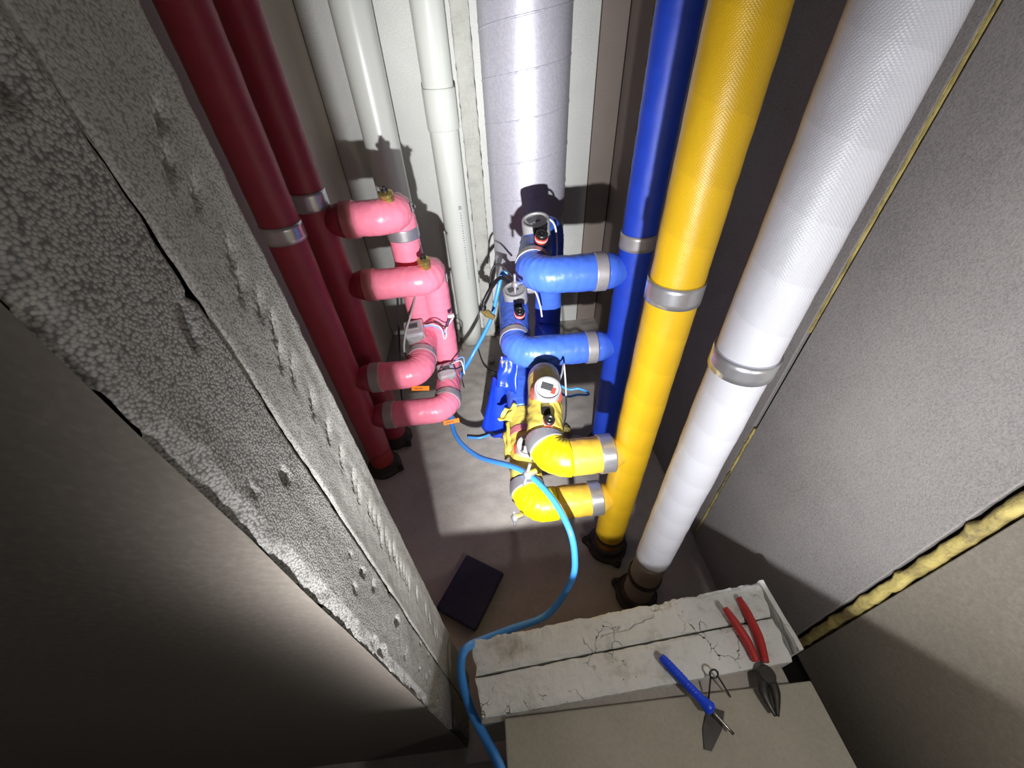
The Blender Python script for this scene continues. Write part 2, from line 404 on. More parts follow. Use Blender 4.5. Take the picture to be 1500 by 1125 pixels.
for y0, y1, mt in ((0.229, 0.619, 'board_right'), (0.630, 1.83, 'board_right'), (1.838, YB - 0.002, 'board_brown'), (-1.2, 0.200, 'side_board')):
    bm_obj('panel', box_bm((XR, y0, 0.0 if y0 > 0.2 else 0.25), (XR + 0.014, y1, ZT), 0.002), M[mt], wr)
# ragged foam beads in the joints of the right wall
def foam_strip(y, w, z0, z1, proud, ragged, seed):
    n = int((z1 - z0) / 0.01); V = []; F = []
    for i in range(n + 1):
        z = z0 + (z1 - z0) * i / n
        e0 = y - w / 2 + ragged * NZ(z * 30, seed) + ragged * NZ(z * 90, seed); e1 = y + w / 2 + ragged * NZ(z * 28, seed + 5) + ragged * NZ(z * 90, seed + 8)
        for k in range(7):
            f = k / 6; V.append((XR + 0.012 - (0.012 + proud * math.sin(PI * f) * (0.7 + 0.6 * NZ(z * 40, f * 3, seed))) * (1 if 0 < k < 6 else 0), e0 + (e1 - e0) * f, z))
    for i in range(n):
        for k in range(6): F.append((i * 7 + k, i * 7 + k + 1, i * 7 + k + 8, i * 7 + k + 7))
    me = bpy.data.meshes.new('foam_joint'); me.from_pydata(V, [], F)
    for p in me.polygons: p.use_smooth = True
    return link('foam_joint', me, M['foam'], wr)
foam_strip(0.214, 0.021, 0.25, 2.4, 0.006, 0.006, 1.0)
foam_strip(0.624, 0.009, 0.02, 0.60, 0.003, 0.004, 4.0)
foam_strip(0.628, 0.004, 0.90, 2.4, -0.004, 0.002, 6.0)
foam_strip(1.834, 0.012, 0.05, 2.4, 0.006, 0.006, 8.0)
ce = struct(bm_obj('ceiling', box_bm((XL - 0.1, 0.1, ZT), (XR + 0.1, YB + 0.1, ZT + 0.1)), M['floor']))
# ---- front wall with its cut edge (the left jamb)
JX, Y0, YM, Y1, ZJ = -0.16, 0.132, 0.2055, 0.290, 0.0
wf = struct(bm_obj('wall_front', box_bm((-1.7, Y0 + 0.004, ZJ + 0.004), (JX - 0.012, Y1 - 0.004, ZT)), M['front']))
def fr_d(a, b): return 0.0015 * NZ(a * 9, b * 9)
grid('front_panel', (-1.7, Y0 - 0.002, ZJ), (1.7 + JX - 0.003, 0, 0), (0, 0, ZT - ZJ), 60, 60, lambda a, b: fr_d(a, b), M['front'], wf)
def jamb(name, ya, yb, mat, gouge, seed, ny=70, nz=600):
    def d(a, b):                                        # a along y, b along z
        w = yb - ya; e = 0.0005 * NZ(a * 90, b * 90, seed) + 0.0015 * NZ(a * 25, b * 14, seed)
        if a < 0.012 and not gouge: e -= (0.012 - a) * max(0, 0.5 + 0.9 * NZ(b * 30, seed, a * 60) + 0.6 * NZ(b * 90, seed))
        edge = min(a, w - a)
        if edge < 0.003: e -= (0.003 - edge) * (0.5 + 0.5 * NZ(b * 60, seed))
        if gouge:                                        # pry marks: short slanted dents along the middle of the strip
            k = (b + 0.006 * NZ(b * 9, 2.0)) / 0.019; c = math.floor(k); f = k - c; r1 = NZ(c * 3.7, seed, 2.2); r2 = NZ(c * 5.1, seed, 7.7)
            yc = w * (0.50 + 0.16 * r1) + (f - 0.5) * 0.020
            if r2 > -0.12:
                tt = a - yc; wd_ = 0.0009 if tt < 0 else 0.0060 + 0.002 * r2; q = math.exp(-(tt / wd_) ** 2) * math.exp(-((f - 0.5) / 0.30) ** 2)
                e -= (0.006 + 0.008 * abs(r1)) * q
        else:
            q = NZ(a * 45 + 3, b * 45, seed + 4)
            if q > 0.42: e -= (q - 0.42) * 0.03
        return e
    return grid(name, (JX, ya, ZJ), (0, yb - ya, 0), (0, 0, ZT - ZJ), ny, nz, d, mat, wf)
jamb('bead_panel', Y0, YM - 0.0006, M['bead'], False, 1.0)
jamb('bead_panel', YM + 0.0006, Y1, M['bead_fine'], True, 5.0)
bm_obj('jamb_rear_face', box_bm((-0.70, Y1 - 0.006, ZJ), (JX - 0.004, Y1, ZT)), M['board_left'], wf)
# ---- landing slab and threshold
ld = struct(bm_obj('floor', box_bm((-0.045, -1.6, 0.20), (0.575, 0.128, 0.408), 0.003), M['landing']))
struct(bm_obj('floor', box_bm((-1.7, -1.6, -0.08), (XR + 0.1, 0.11, -0.012)), M['floor']))
ZS = 0.42
th = struct(bm_obj('trim_1', box_bm((-0.09, 0.125, 0.10), (0.535, 0.262, ZS - 0.022)), M['floor']))
def sill_block(pl, pr, ql, qr, seed, nx=120, ny=16, ragged=0.004):
    """cement block of the threshold: near edge pl-pr, far edge ql-qr, with broken edges"""
    pl, pr, ql, qr = map(Vector, (pl, pr, ql, qr)); V = []; F = []
    for j in range(ny + 1):
        for i in range(nx + 1):
            f, g = i / nx, j / ny; p = pl.lerp(pr, f).lerp(ql.lerp(qr, f), g); x, y = p.x, p.y; z = ZS
            z += 0.0012 * NZ(x * 40, y * 40, seed) + 0.0012 * NZ(x * 120, y * 120, seed)
            eg = min(g, 1 - g) * (ql - pl).length; k = ragged * (0.6 + 1.6 * NZ(x * 26, seed, g * 4))
            if eg < 0.006 and k > 0: z -= k * (1 - eg / 0.006)
            if g == 1: p.y += ragged * 0.8 * NZ(x * 35, seed + 2) + ragged * 0.5 * NZ(x * 110, seed + 2)
            if g == 0: p.y += 0.0012 * NZ(x * 60, seed + 3)
            if f in (0, 1): p.x += 0.006 * NZ(y * 40, seed + 6)
            # one long crack with a lifted flake
            if seed == 1.0:
                cy = 0.246 + 0.20 * (x - 0.19) + 0.006 * NZ(x * 30, 4.4)
                if 0.17 < x < 0.30 and abs(y - cy) < 0.0035: z -= 0.006
                if 0.30 < x < 0.345 and g > 0.80: z -= 0.010 * (0.6 + NZ(x * 60, y * 60))
            V.append(Vector((p.x, p.y, z)))
    top = len(V)
    W = nx + 1
    for j in range(ny):
        for i in range(nx):
            k = j * W + i; F.append((k, k + 1, k + W + 1, k + W))
    rim = [i for i in range(W)] + [j * W + nx for j in range(1, ny + 1)] + [ny * W + i for i in range(nx - 1, -1, -1)] + [j * W for j in range(ny - 1, 0, -1)]
    for k in rim: V.append(Vector((V[k].x, V[k].y, ZS - 0.05)))
    n = len(rim)
    for k in range(n): F.append((rim[k], top + k, top + (k + 1) % n, rim[(k + 1) % n]))
    me = bpy.data.meshes.new('cement_block'); me.from_pydata(V, [], F)
    return link('cement_block', me, M['sill'], th)
sill_block((-0.098, 0.199, 0), (0.556, 0.243, 0), (-0.105, 0.262, 0), (0.570, 0.314, 0), 1.0, ragged=0.006)
sill_block((-0.085, 0.1305, 0), (0.553, 0.160, 0), (-0.098, 0.1945, 0), (0.556, 0.2385, 0), 2.0)
# crumbled edging strip at the right end of the threshold
bm = box_bm((0, -0.07, -0.06), (0.010, 0.07, 0.003), 0); 
bmesh.ops.subdivide_edges(bm, edges=bm.edges[:], cuts=6, use_grid_fill=True)
for v in bm.verts: v.co += Vector((0.003 * NZ(v.co.y * 60, v.co.z * 60, 1), 0, 0.004 * NZ(v.co.y * 70, 3.3, v.co.x * 40)))
oriented(bm, (0.572, 0.246, ZS), (1, 0.05, 0), (0, 0, 1)); bm_obj('edging_strip', bm, M['sill'], th)

# ================================================================ THINGS
# ---- concrete post beside the duct
def post():
    lo, hi = Vector((-0.049, 2.0, 0)), Vector((0.020, YB - 0.004, ZT))
    bm = bmesh.new(); nz = 150; prof = []
    for k in range(10): prof.append((lo.x + (hi.x - lo.x) * k / 10, lo.y))
    for k in range(8): prof.append((hi.x, lo.y + (hi.y - lo.y) * k / 8))
    for k in range(10): prof.append((hi.x - (hi.x - lo.x) * k / 10, hi.y))
    for k in range(8): prof.append((lo.x, hi.y - (hi.y - lo.y) * k / 8))
    rings = []
    for j in range(nz + 1):
        z = ZT * j / nz; ring = []
        for x, y in prof:
            n = 0.004 * NZ(x * 60, y * 60, z * 25) + 0.004 * NZ(x * 30, y * 30, z * 60 + 5)
            ring.append(bm.verts.new((x + n, min(hi.y, y + n), z)))
        rings.append(ring)
    for a, b in zip(rings, rings[1:]):
        for i in range(len(prof)):
            bm.faces.new((a[i], a[(i + 1) % len(prof)], b[(i + 1) % len(prof)], b[i]))
    bm.faces.new(rings[0][::-1]); bm.faces.new(rings[-1])
    o = bm_obj('concrete_post', bm, M['post'], None, True)
    tag(o, 'chipped grey concrete post between the coupled white pipe and the metal duct', 'post')
post()

# ---- spiral duct
DX, DY, DR = 0.220, 1.922, 0.172
du = thing('spiral_duct', 'large round galvanised spiral duct standing against the back wall', 'duct', (DX, DY, 0))
tube('duct_pipe', line((DX, DY, 0.02), (DX, DY, ZT - 0.01), 0.05), M['duct'], DR, du, nseg=72)
V = []; F = []; n = 36 * 18; pitch = 0.144
for i in range(n + 1):
    a = 2 * PI * i / 36 + 0.6; z = 0.05 + pitch * i / 36
    for dr, dz in ((-0.001, -0.005), (0.0022, -0.0015), (0.0022, 0.0015), (-0.001, 0.005)):
        V.append((DX + (DR + dr) * math.cos(a), DY + (DR + dr) * math.sin(a), z + dz))
for i in range(n):
    for k in range(3): F.append((i * 4 + k, i * 4 + 4 + k, i * 4 + 5 + k, i * 4 + 1 + k))
me = bpy.data.meshes.new('spiral_seam'); me.from_pydata(V, [], F); link('spiral_seam', me, M['duct'], du)

# ---- white plastic pipes
pa = thing('plastic_pipe', 'plain white plastic pipe left of the one with a coupling', 'pipe', (-0.393, 1.95, 0), 'white plastic pipes')
tube('pipe', line((-0.393, 1.95, 0.0), (-0.393, 1.95, ZT - 0.01), 0.1), M['pvc'], 0.073, pa, nseg=48)
tube('pipe_collar', line((-0.393, 1.95, 0.0), (-0.393, 1.95, 0.10), 0.05), M['pvc'], 0.079, pa, nseg=48)
PX, PY, PRr = -0.129, 1.985, 0.0625
pb = thing('plastic_pipe', 'white plastic pipe with a wider coupling and a faint printed line', 'pipe', (PX, PY, 0), 'white plastic pipes')
tube('lower_pipe', line((PX, PY, 0.0), (PX, PY, 1.20), 0.1), M['pvc'], PRr, pb, nseg=48)
bm = lathe_bm([(PRr - 0.002, 1.098), (PRr + 0.003, 1.098), (PRr + 0.0055, 1.102), (PRr + 0.0055, 1.238), (PRr + 0.004, 1.243), (PRr - 0.002, 1.243)], 48)
oriented(bm, (PX, PY, 0), (1, 0, 0), (0, 0, 1)); bm_obj('coupling', bm, M['pvc'], pb, True)
tube('upper_pipe', line((PX, PY, 1.19), (PX, PY, ZT - 0.01), 0.1), M['pvc'], PRr, pb, nseg=48)
# printed line on the pipe (too small to read in the photograph): short dark strokes
bm = bmesh.new(); z = 0.80; rnd = random.Random(3); aa = math.radians(-62)
for k in range(30):
    hgt = 0.006 if k else 0.014; wdt = rnd.choice((0.006, 0.004, 0.008)) if k else 0.016
    for st in range(1 if k else 3):
        z1 = z - st * 0.006; a0 = aa - wdt / PRr / 2; a1 = aa + wdt / PRr / 2; r = PRr + 0.0006
        q = [bm.verts.new((PX + r * math.cos(t), PY + r * math.sin(t), zz)) for t, zz in ((a0, z1), (a1, z1), (a1, z1 - 0.0025), (a0, z1 - 0.0025))]
        bm.faces.new(q)
    z -= (0.012 if k else 0.03)
o = bm_obj('printed_marks', bm, M['ink'], pb); o['kind'] = 'stuff'

# ---- wrapped risers
def collar(parent, x, y, r, seed, mat=None):
    """cast floor collar with lugs and bolts at the foot of a riser"""
    bm = bmesh.new(); n = 60; rings = []
    for (rr, z) in ((r * 0.98, 0.0), (r * 1.45, 0.0), (r * 1.45, 0.016), (r * 1.28, 0.022), (r * 1.18, 0.045), (r * 0.98, 0.048)):
        ring = []
        for i in range(n):
            a = 2 * PI * i / n; k = rr
            if rr > r * 1.4: k = rr * (1 + 0.28 * max(0, math.cos(3 * a + seed)) ** 6 + 0.03 * NZ(a * 3, seed))
            ring.append(bm.verts.new((k * math.cos(a), k * math.sin(a), z)))
        rings.append(ring)
    for a, b in zip(rings, rings[1:]):
        for i in range(n): bm.faces.new((a[i], a[(i + 1) % n], b[(i + 1) % n], b[i]))
    oriented(bm, (x, y, 0), (1, 0, 0), (0, 0, 1)); c = bm_obj('floor_collar', bm, M['dark_metal'], parent)
    for k in range(3):
        a = (2 * PI * k - seed) / 3
        b = lathe_bm([(0.0, 0.0), (0.011, 0.0), (0.011, 0.010), (0.006, 0.010), (0.006, 0.020), (0.0, 0.020)], 6)
        oriented(b, (x + r * 1.58 * math.cos(a), y + r * 1.58 * math.sin(a), 0.014), (1, 0, 0), (0, 0, 1)); bm_obj('bolt', b, M['dark_metal'], c)
def riser(name, label, x, y, r, wrap, z0, low, bands, seed, group='tape wrapped risers'):
    t = thing(name, label, 'pipe', (x, y, 0), group)
    if z0 > 0.02: tube('foot_pipe', line((x, y, 0.0), (x, y, z0 + 0.02), 0.02), low, r * 0.97, t, nseg=48, wob=0.01)
    tube('wrapped_pipe', line((x, y, max(z0, 0.0)), (x, y, ZT - 0.01), 0.012), wrap, r, t, nseg=48, wob=0.022, seed=seed)
    for z, w, mt in bands:
        p = line((x, y, z - w / 2), (x, y, z + w / 2), 0.01); tube('clamp_band', p, M[mt], r + 0.0035, t, nseg=48)
    collar(t, x, y, r, seed); return t
RF = (-0.524, 1.079, 0.049); RB = (-0.492, 1.236, 0.049); BL = (0.444, 1.0825, 0.048); YE = (0.344, 0.627, 0.048); WH = (0.394, 0.452, 0.0455)
riser('wrapped_riser', 'nearer of two red wrapped riser pipes, beside the broken wall edge', *RF, M['red'], 0.125, M['red_dull'], [(1.035, 0.045, 'chrome')], 1.0)
riser('wrapped_riser', 'farther of two red wrapped riser pipes, carrying the two upper pink branches', *RB, M['red'], 0.0, None, [(1.065, 0.05, 'chrome')], 2.0)
riser('wrapped_riser', 'dark blue wrapped riser pipe behind the yellow one', *BL, M['blue_wrap'], 0.0, None, [(0.938, 0.045, 'dull_band')], 3.0)
riser('wrapped_riser', 'golden yellow wrapped riser pipe with two yellow branches near its foot', *YE, M['yellow_wrap'], 0.094, M['shaded_yellow'], [(1.035, 0.042, 'chrome'), (0.094, 0.010, 'dark_metal')], 4.0)
riser('wrapped_riser', 'white wrapped riser pipe nearest the right wall, bare grey at its foot', *WH, M['white_wrap'], 0.285, M['grey_pipe'], [(1.0, 0.036, 'chrome'), (0.164, 0.018, 'dark_metal')], 5.0)

# ---- fittings for the valve loops
def knob_valve(parent, o, up, k=1.0):
    up = Vector(up)
    b = lathe_bm([(0, -0.02), (0.019, -0.02), (0.021, 0.0), (0.017, 0.012), (0.012, 0.014), (0.012, 0.02), (0, 0.02)], 24)
    bmesh.ops.scale(b, vec=(k, k, k), verts=b.verts); oriented(b, o, (1, 0, 0), up); base = bm_obj('valve_knob', b, M['black'], parent, False)
    b = lathe_bm([(0.010, 0.018), (0.0185, 0.018), (0.0195, 0.022), (0.0195, 0.031), (0.0185, 0.034), (0.010, 0.034)], 24)
    bmesh.ops.scale(b, vec=(k, k, k), verts=b.verts); oriented(b, o, (1, 0, 0), up); bm_obj('red_ring', b, M['red_ring'], base, True)
    b = lathe_bm([(0.010, 0.0255), (0.0199, 0.0255), (0.0199, 0.029), (0.010, 0.029)], 24)
    bmesh.ops.scale(b, vec=(k, k, k), verts=b.verts); oriented(b, o, (1, 0, 0), up); bm_obj('pale_stripe', b, M['white_pl'], base, True)
    b = lathe_bm([(0.0, 0.034), (0.018, 0.034), (0.018, 0.044), (0.015, 0.048), (0.011, 0.048), (0.010, 0.045), (0.004, 0.045), (0.003, 0.049), (0, 0.049)], 24)
    bmesh.ops.scale(b, vec=(k, k, k), verts=b.verts); oriented(b, o, (1, 0, 0), up); bm_obj('cap', b, M['black'], base, True)
    # flat lever behind the knob
    b = box_bm((-0.016 * k, 0.012 * k, 0.0), (0.016 * k, 0.060 * k, 0.010 * k), 0.002); oriented(b, o, (1, 0, 0), up); bm_obj('lever', b, M['black'], base)
def brass_valve(parent, o, up, k=1.0):
    b = lathe_bm([(0, -0.025), (0.017, -0.025), (0.019, -0.005), (0.019, 0.010), (0.016, 0.012), (0.013, 0.013), (0, 0.013)], 8)
    bmesh.ops.scale(b, vec=(k, k, k), verts=b.verts); oriented(b, o, (1, 0, 0), up); base = bm_obj('brass_valve', b, M['brass'], parent)
    b = lathe_bm([(0.0, 0.012), (0.015, 0.012), (0.021, 0.015), (0.021, 0.023), (0.018, 0.025), (0.0, 0.028)], 24)
    bmesh.ops.scale(b, vec=(k, k, k), verts=b.verts); oriented(b, o, (1, 0, 0), up); bm_obj('cap_nut', b, M['brass'], base)
    b = lathe_bm([(0.0, 0.028), (0.010, 0.028), (0.010, 0.034), (0.006, 0.034), (0.006, 0.042), (0, 0.042)], 12)
    bmesh.ops.scale(b, vec=(k, k, k), verts=b.verts); oriented(b, o, (1, 0, 0), up); bm_obj('stem', b, M['dark_steel'], base)
def round_meter(parent, o, up, xa, r, face, h=0.05, red=False):
    b = lathe_bm([(0, -0.02), (r * 0.92, -0.02), (r, -0.012), (r, h * 0.8), (r * 0.97, h), (r * 0.84, h), (r * 0.80, h * 0.86), (0, h * 0.86)], 40)
    oriented(b, o, xa, up); base = bm_obj('flow_meter', b, M['grey_pl'], parent, False)
    b = lathe_bm([(0, h * 0.85), (r * 0.79, h * 0.85), (r * 0.79, h * 0.90), (0, h * 0.90)], 40); oriented(b, o, xa, up); bm_obj('dial', b, M[face], base)
    b = box_bm((-r * 0.52, -r * 0.12, h * 0.89), (r * 0.34, r * 0.42, h * 0.96), 0.001); oriented(b, o, xa, up); bm_obj('display', b, M['display'], base)
    if red:
        b = box_bm((r * 0.28, -r * 0.30, h * 0.89), (r * 0.60, r * 0.22, h * 0.94), 0.001); oriented(b, o, xa, up); bm_obj('red_mark', b, M['red_ring'], base)
        b = lathe_bm([(0, -0.028), (r * 1.16, -0.028), (r * 1.16, 0.004), (r * 0.9, 0.010), (0, 0.010)], 40); oriented(b, o, xa, up); bm_obj('red_collar', b, M['red_ring'], base)
def box_meter(parent, o, up, xa, sx=0.036, sy=0.034, h=0.045):
    b = box_bm((-sx, -sy, -0.02), (sx, sy, h), 0.006); oriented(b, o, xa, up); base = bm_obj('heat_meter', b, M['silver_pl'], parent)
    b = box_bm((-sx * 0.62, -sy * 0.35, h - 0.001), (sx * 0.62, sy * 0.62, h + 0.002), 0.0015); oriented(b, o, xa, up); bm_obj('display', b, M['grey_pl'], base)
    b = box_bm((-sx * 0.46, -sy * 0.15, h + 0.001), (sx * 0.46, sy * 0.45, h + 0.003), 0.0005); oriented(b, o, xa, up); bm_obj('screen', b, M['display'], base)
    b = lathe_bm([(0, -0.01), (sx * 1.02, -0.01), (sx * 1.02, h * 0.5), (sx * 0.8, h * 0.55), (0, h * 0.55)], 28); oriented(b, Vector(o) + Vector((0, -sy * 0.5, 0)), xa, up); bm_obj('meter_body', b, M['grey_pl'], base, False)
def t_handle(parent, o, d, up, k=1.0):
    """chrome drain pin with a cross bar sticking out of an elbow"""
    b = lathe_bm([(0, -0.01), (0.007, -0.01), (0.007, 0.006), (0.0105, 0.009), (0.0115, 0.015), (0.009, 0.021), (0, 0.023)], 20)
    bmesh.ops.scale(b, vec=(k, k, k), verts=b.verts); oriented(b, o, up, d); base = bm_obj('drain_pin', b, M['chrome'], parent, True)
    c = Vector(o) + Vector(d).normalized() * 0.015 * k; u = Vector(up).normalized()
    tube('cross_bar', line(c - u * 0.032 * k, c + u * 0.032 * k, 0.008), M['chrome'], 0.0038 * k, base, nseg=12)
def clasp(parent, o, d, up):
    b = box_bm((-0.014, -0.006, -0.002), (0.014, 0.006, 0.006), 0.002); oriented(b, o, up, d); base = bm_obj('clasp', b, M['steel'], parent)
    b = lathe_bm([(0, 0.004), (0.005, 0.004), (0.005, 0.013), (0, 0.013)], 8); oriented(b, o, up, d); bm_obj('screw', b, M['steel'], base)
def tag_plate(parent, o, ang, w=0.062, h=0.016):
    b = box_bm((-w / 2, -h / 2, 0), (w / 2, h / 2, 0.0015), 0); bmesh.ops.rotate(b, matrix=Matrix.Rotation(ang, 3, 'Z'), verts=b.verts)
    oriented(b, o, (1, 0, 0), (0, -0.62, 0.78)); base = bm_obj('orange_tag', b, M['orange'], parent)
    b = bmesh.new()
    for k in range(7):
        x = -w * 0.36 + k * w * 0.075
        q = [b.verts.new(v) for v in ((x, -h * 0.16, 0.0019), (x + w * 0.05, -h * 0.16, 0.0019), (x + w * 0.05, h * (0.02 + 0.1 * (k % 2)), 0.0019), (x, h * (0.02 + 0.1 * (k % 3)), 0.0019))]
        b.faces.new(q)
    bmesh.ops.rotate(b, matrix=Matrix.Rotation(ang, 3, 'Z'), verts=b.verts); oriented(b, o, (1, 0, 0), (0, -0.62, 0.78)); p = bm_obj('tag_print', b, M['ink'], base); p['kind'] = 'stuff'

# ---- pink loops between the two red risers
def loop_parts(t, P, cuts, seed, gather=()):
    """cuts: list of (distance, part name, material, radius) laid end to end"""
    s0 = 0.0
    for k, (d, nm, mt, r) in enumerate(cuts):
        a, b = P.at(s0), P.at(min(d, P.L)); first, last = k == 0, k == len(cuts) - 1
        tube(nm, P, M[mt], r, t, a, b, 48, 0.055, 0.04, True, 0.0 if first or last else 0.004, seed, (first, last), gather); s0 = d
def pink_loop(label, xr, zu, zl, xb, seed, upper):
    pts = [(RB[0] + 0.020, 1.236, zu), (xr, 1.236, zu), (xr - 0.006, 1.340, zu), (xb, 1.345, zl), (xb + 0.004, 1.084, zl), (RF[0] + 0.020, 1.080, zl)]
    P = Path(fillet(pts, [0.056, 0.052, 0.052, 0.056], 0.003)); r = 0.0505
    t = thing('valve_loop', label, 'pipe', (xr, 1.236, zl - 0.05), 'pink pipe loops')
    d1 = 0.090; d2 = P.L - 0.100
    loop_parts(t, P, [(d1 - 0.025, 'shaded_stub', 'red', 0.049), (d2 + 0.03, 'taped_pipe', 'pink', r), (P.L, 'shaded_stub', 'red', 0.049)], seed, (P.s[P.near((xr, 1.33, zu))], P.s[P.near((xb, 1.19, zl))], P.s[P.near((xb, 1.26, zl))]))  # red stubs put the shade on the pink tape into the colour
    band('clamp_band', P, P.at(d1 - 0.012), 0.036, r + 0.003, M['pink_band'], t); band('clamp_band', P, P.at(d2 + 0.02), 0.036, r + 0.003, M['dull_band'], t)
    return t, P, r
tA, PA, rA = pink_loop('upper left pink taped pipe loop with a chrome band on its drop', -0.262, 1.000, 0.508, -0.272, 1.0, True)
band('clamp_band', PA, PA.near((-0.27, 1.342, 0.915)), 0.034, rA + 0.003, M['chrome'], tA)
brass_valve(tA, (-0.272, 1.245, 1.044), (-0.05, -0.25, 1), 1.0); clasp(tA, (-0.212, 1.262, 1.015), (1, -0.2, 0.2), (0, 0.3, 1))
band('worn_band', PA, PA.near((-0.268, 1.176, 0.508)), 0.030, rA + 0.003, M['dull_band'], tA)
box_meter(tA, (-0.290, 1.262, 0.555), (-0.05, -0.35, 1), (1, 0.12, 0)); tag_plate(tA, (-0.272, 1.040, 0.474), -0.08)
tB, PB, rB = pink_loop('lower right pink taped pipe loop carrying a brass capped valve', -0.192, 0.785, 0.315, -0.205, 2.0, False)
brass_valve(tB, (-0.203, 1.240, 0.836), (0.0, -0.25, 1), 1.05); clasp(tB, (-0.141, 1.245, 0.785), (1, -0.2, 0), (0, 0.2, 1))
band('worn_band', PB, PB.near((-0.200, 1.140, 0.315)), 0.030, rB + 0.003, M['dull_band'], tB)
box_meter(tB, (-0.205, 1.250, 0.352), (0.10, -0.30, 1), (1, 0.3, 0), 0.034, 0.032, 0.040); tag_plate(tB, (-0.190, 1.044, 0.283), 0.12)
# meter wires
def wires(t, base, seed):
    bx, by, bz = base
    cable('meter_wire', [(bx, by, bz), (bx + 0.03, by - 0.01, bz + 0.01), (bx + 0.06, by - 0.015, bz - 0.005), (bx + 0.075, by - 0.02, bz - 0.02), (bx + 0.10, by - 0.01, bz + 0.03)], 0.0028, M['wire_blue'], t)
    cable('meter_wire', [(bx, by, bz + 0.006), (bx + 0.035, by - 0.02, bz + 0.02), (bx + 0.065, by - 0.02, bz + 0.0), (bx + 0.07, by - 0.03, bz - 0.04), (bx + 0.08, by - 0.03, bz - 0.03), (bx + 0.085, by - 0.02, bz), (bx + 0.115, by - 0.01, bz + 0.035)], 0.0026, M['wire_white'], t)
    cable('meter_wire', [(bx + 0.01, by, bz + 0.012), (bx + 0.05, by - 0.02, bz + 0.03), (bx + 0.085, by - 0.02, bz + 0.005), (bx + 0.105, by - 0.01, bz + 0.04)], 0.0026, M['wire_dark'], t)
    b = box_bm((-0.012, -0.006, -0.006), (0.012, 0.006, 0.006), 0.001); oriented(b, (bx + 0.108, by - 0.01, bz + 0.045), (1, 0.1, -0.3), (0, 0, 1)); bm_obj('wire_plug', b, M['white_pl'], t)
wires(tA, (-0.255, 1.262, 0.585), 1)
cable('meter_wire', [(-0.232, 1.225, 0.39), (-0.20, 1.19, 0.43), (-0.155, 1.20, 0.42), (-0.135, 1.23, 0.40), (-0.142, 1.215, 0.35), (-0.135, 1.18, 0.33)], 0.0028, M['wire_dark'], tB)
cable('meter_wire', [(-0.185, 1.25, 0.40), (-0.155, 1.23, 0.43), (-0.135, 1.24, 0.42), (-0.128, 1.22, 0.37)], 0.0026, M['wire_white'], tB)
cable('meter_wire', [(-0.185, 1.25, 0.39), (-0.15, 1.24, 0.435), (-0.125, 1.25, 0.43), (-0.130, 1.23, 0.38)], 0.0026, M['wire_blue'], tB)
cable('signal_cable', [(-0.268, 1.30, 0.70), (-0.285, 1.24, 0.66), (-0.315, 1.22, 0.60), (-0.335, 1.20, 0.53), (-0.325, 1.19, 0.47)], 0.0038, M['grey_pl'], tA)

# ---- blue to yellow loops
ptsA = [(BL[0] - 0.018, 1.083, 0.845), (0.132, 1.085, 0.845), (0.190, 1.37, 0.845), (0.252, 1.47, 0.845), (0.252, 1.47, 0.395), (0.170, 0.985, 0.395), (0.158, 0.975, 0.555), (0.110, 0.618, 0.555), (YE[0] - 0.018, 0.625, 0.555)]
PC = Path(fillet(ptsA, [0.06, 0.06, 0.055, 0.055, 0.055, 0.055, 0.056], 0.003)); rC = 0.0555
tC = thing('valve_loop', 'upper blue taped pipe loop ending in the upper yellow branch', 'pipe', (0.13, 1.085, 0.5), 'blue and yellow pipe loops')
iy = PC.near((0.168, 0.985, 0.45)); sy = PC.s[iy]; e1 = PC.s[PC.near((0.175, 0.622, 0.555))]
loop_parts(tC, PC, [(0.067, 'blue_stub', 'blue', 0.054), (sy, 'blue_pipe', 'blue', rC), (PC.s[PC.near((0.118, 0.70, 0.555))], 'pale_tape', 'cream', 0.052), (e1, 'yellow_elbow', 'yellow', 0.051), (PC.L, 'amber_stub', 'amber', 0.049)], 3.0, [PC.s[PC.near(q)] for q in ((0.15, 1.18, 0.845), (0.175, 1.29, 0.845), (0.12, 0.73, 0.555), (0.138, 0.79, 0.555))])
band('clamp_band', PC, PC.at(0.087), 0.038, rC + 0.003, M['dull_band'], tC)
band('worn_band', PC, PC.near((0.148, 1.165, 0.845)), 0.030, rC + 0.002, M['dull_band'], tC)
band('clamp_band', PC, PC.near((0.116, 0.672, 0.555)), 0.030, 0.0555, M['chrome'], tC)
band('clamp_band', PC, PC.near((0.268, 0.625, 0.555)), 0.034, 0.0525, M['chrome'], tC)
knob_valve(tC, (0.176, 1.205, 0.892), (0.08, -0.45, 1), 1.05); round_meter(tC, (0.181, 1.325, 0.888), (-0.12, -0.20, 1), (0.95, 0.3, 0), 0.047, 'grey_pl', 0.045)
t_handle(tC, (0.092, 1.050, 0.845), (-1, -0.5, 0.1), (0, 0, 1)); 
knob_valve(tC, (0.128, 0.715, 0.590), (0.12, -0.45, 1), 0.82); round_meter(tC, (0.142, 0.825, 0.592), (0.05, -0.32, 1), (0.9, -0.42, 0), 0.040, 'white_pl', 0.045, True)
t_handle(tC, (0.070, 0.585, 0.555), (-1, -0.4, 0.1), (0.3, 0.3, 1), 1.1)
ptsB = [(BL[0] - 0.018, 1.083, 0.56), (0.075, 1.080, 0.56), (0.105, 1.50, 0.56), (0.108, 1.56, 0.335), (0.082, 0.95, 0.335), (0.060, 0.618, 0.335), (YE[0] - 0.018, 0.626, 0.335)]
PD = Path(fillet(ptsB, [0.06, 0.055, 0.055, 0.3, 0.056], 0.003)); rD = 0.0555
tD = thing('valve_loop', 'lower blue taped pipe loop ending in the lower yellow branch', 'pipe', (0.075, 1.08, 0.28), 'blue and yellow pipe loops')
s1 = PD.s[PD.near((0.086, 1.0, 0.335))]
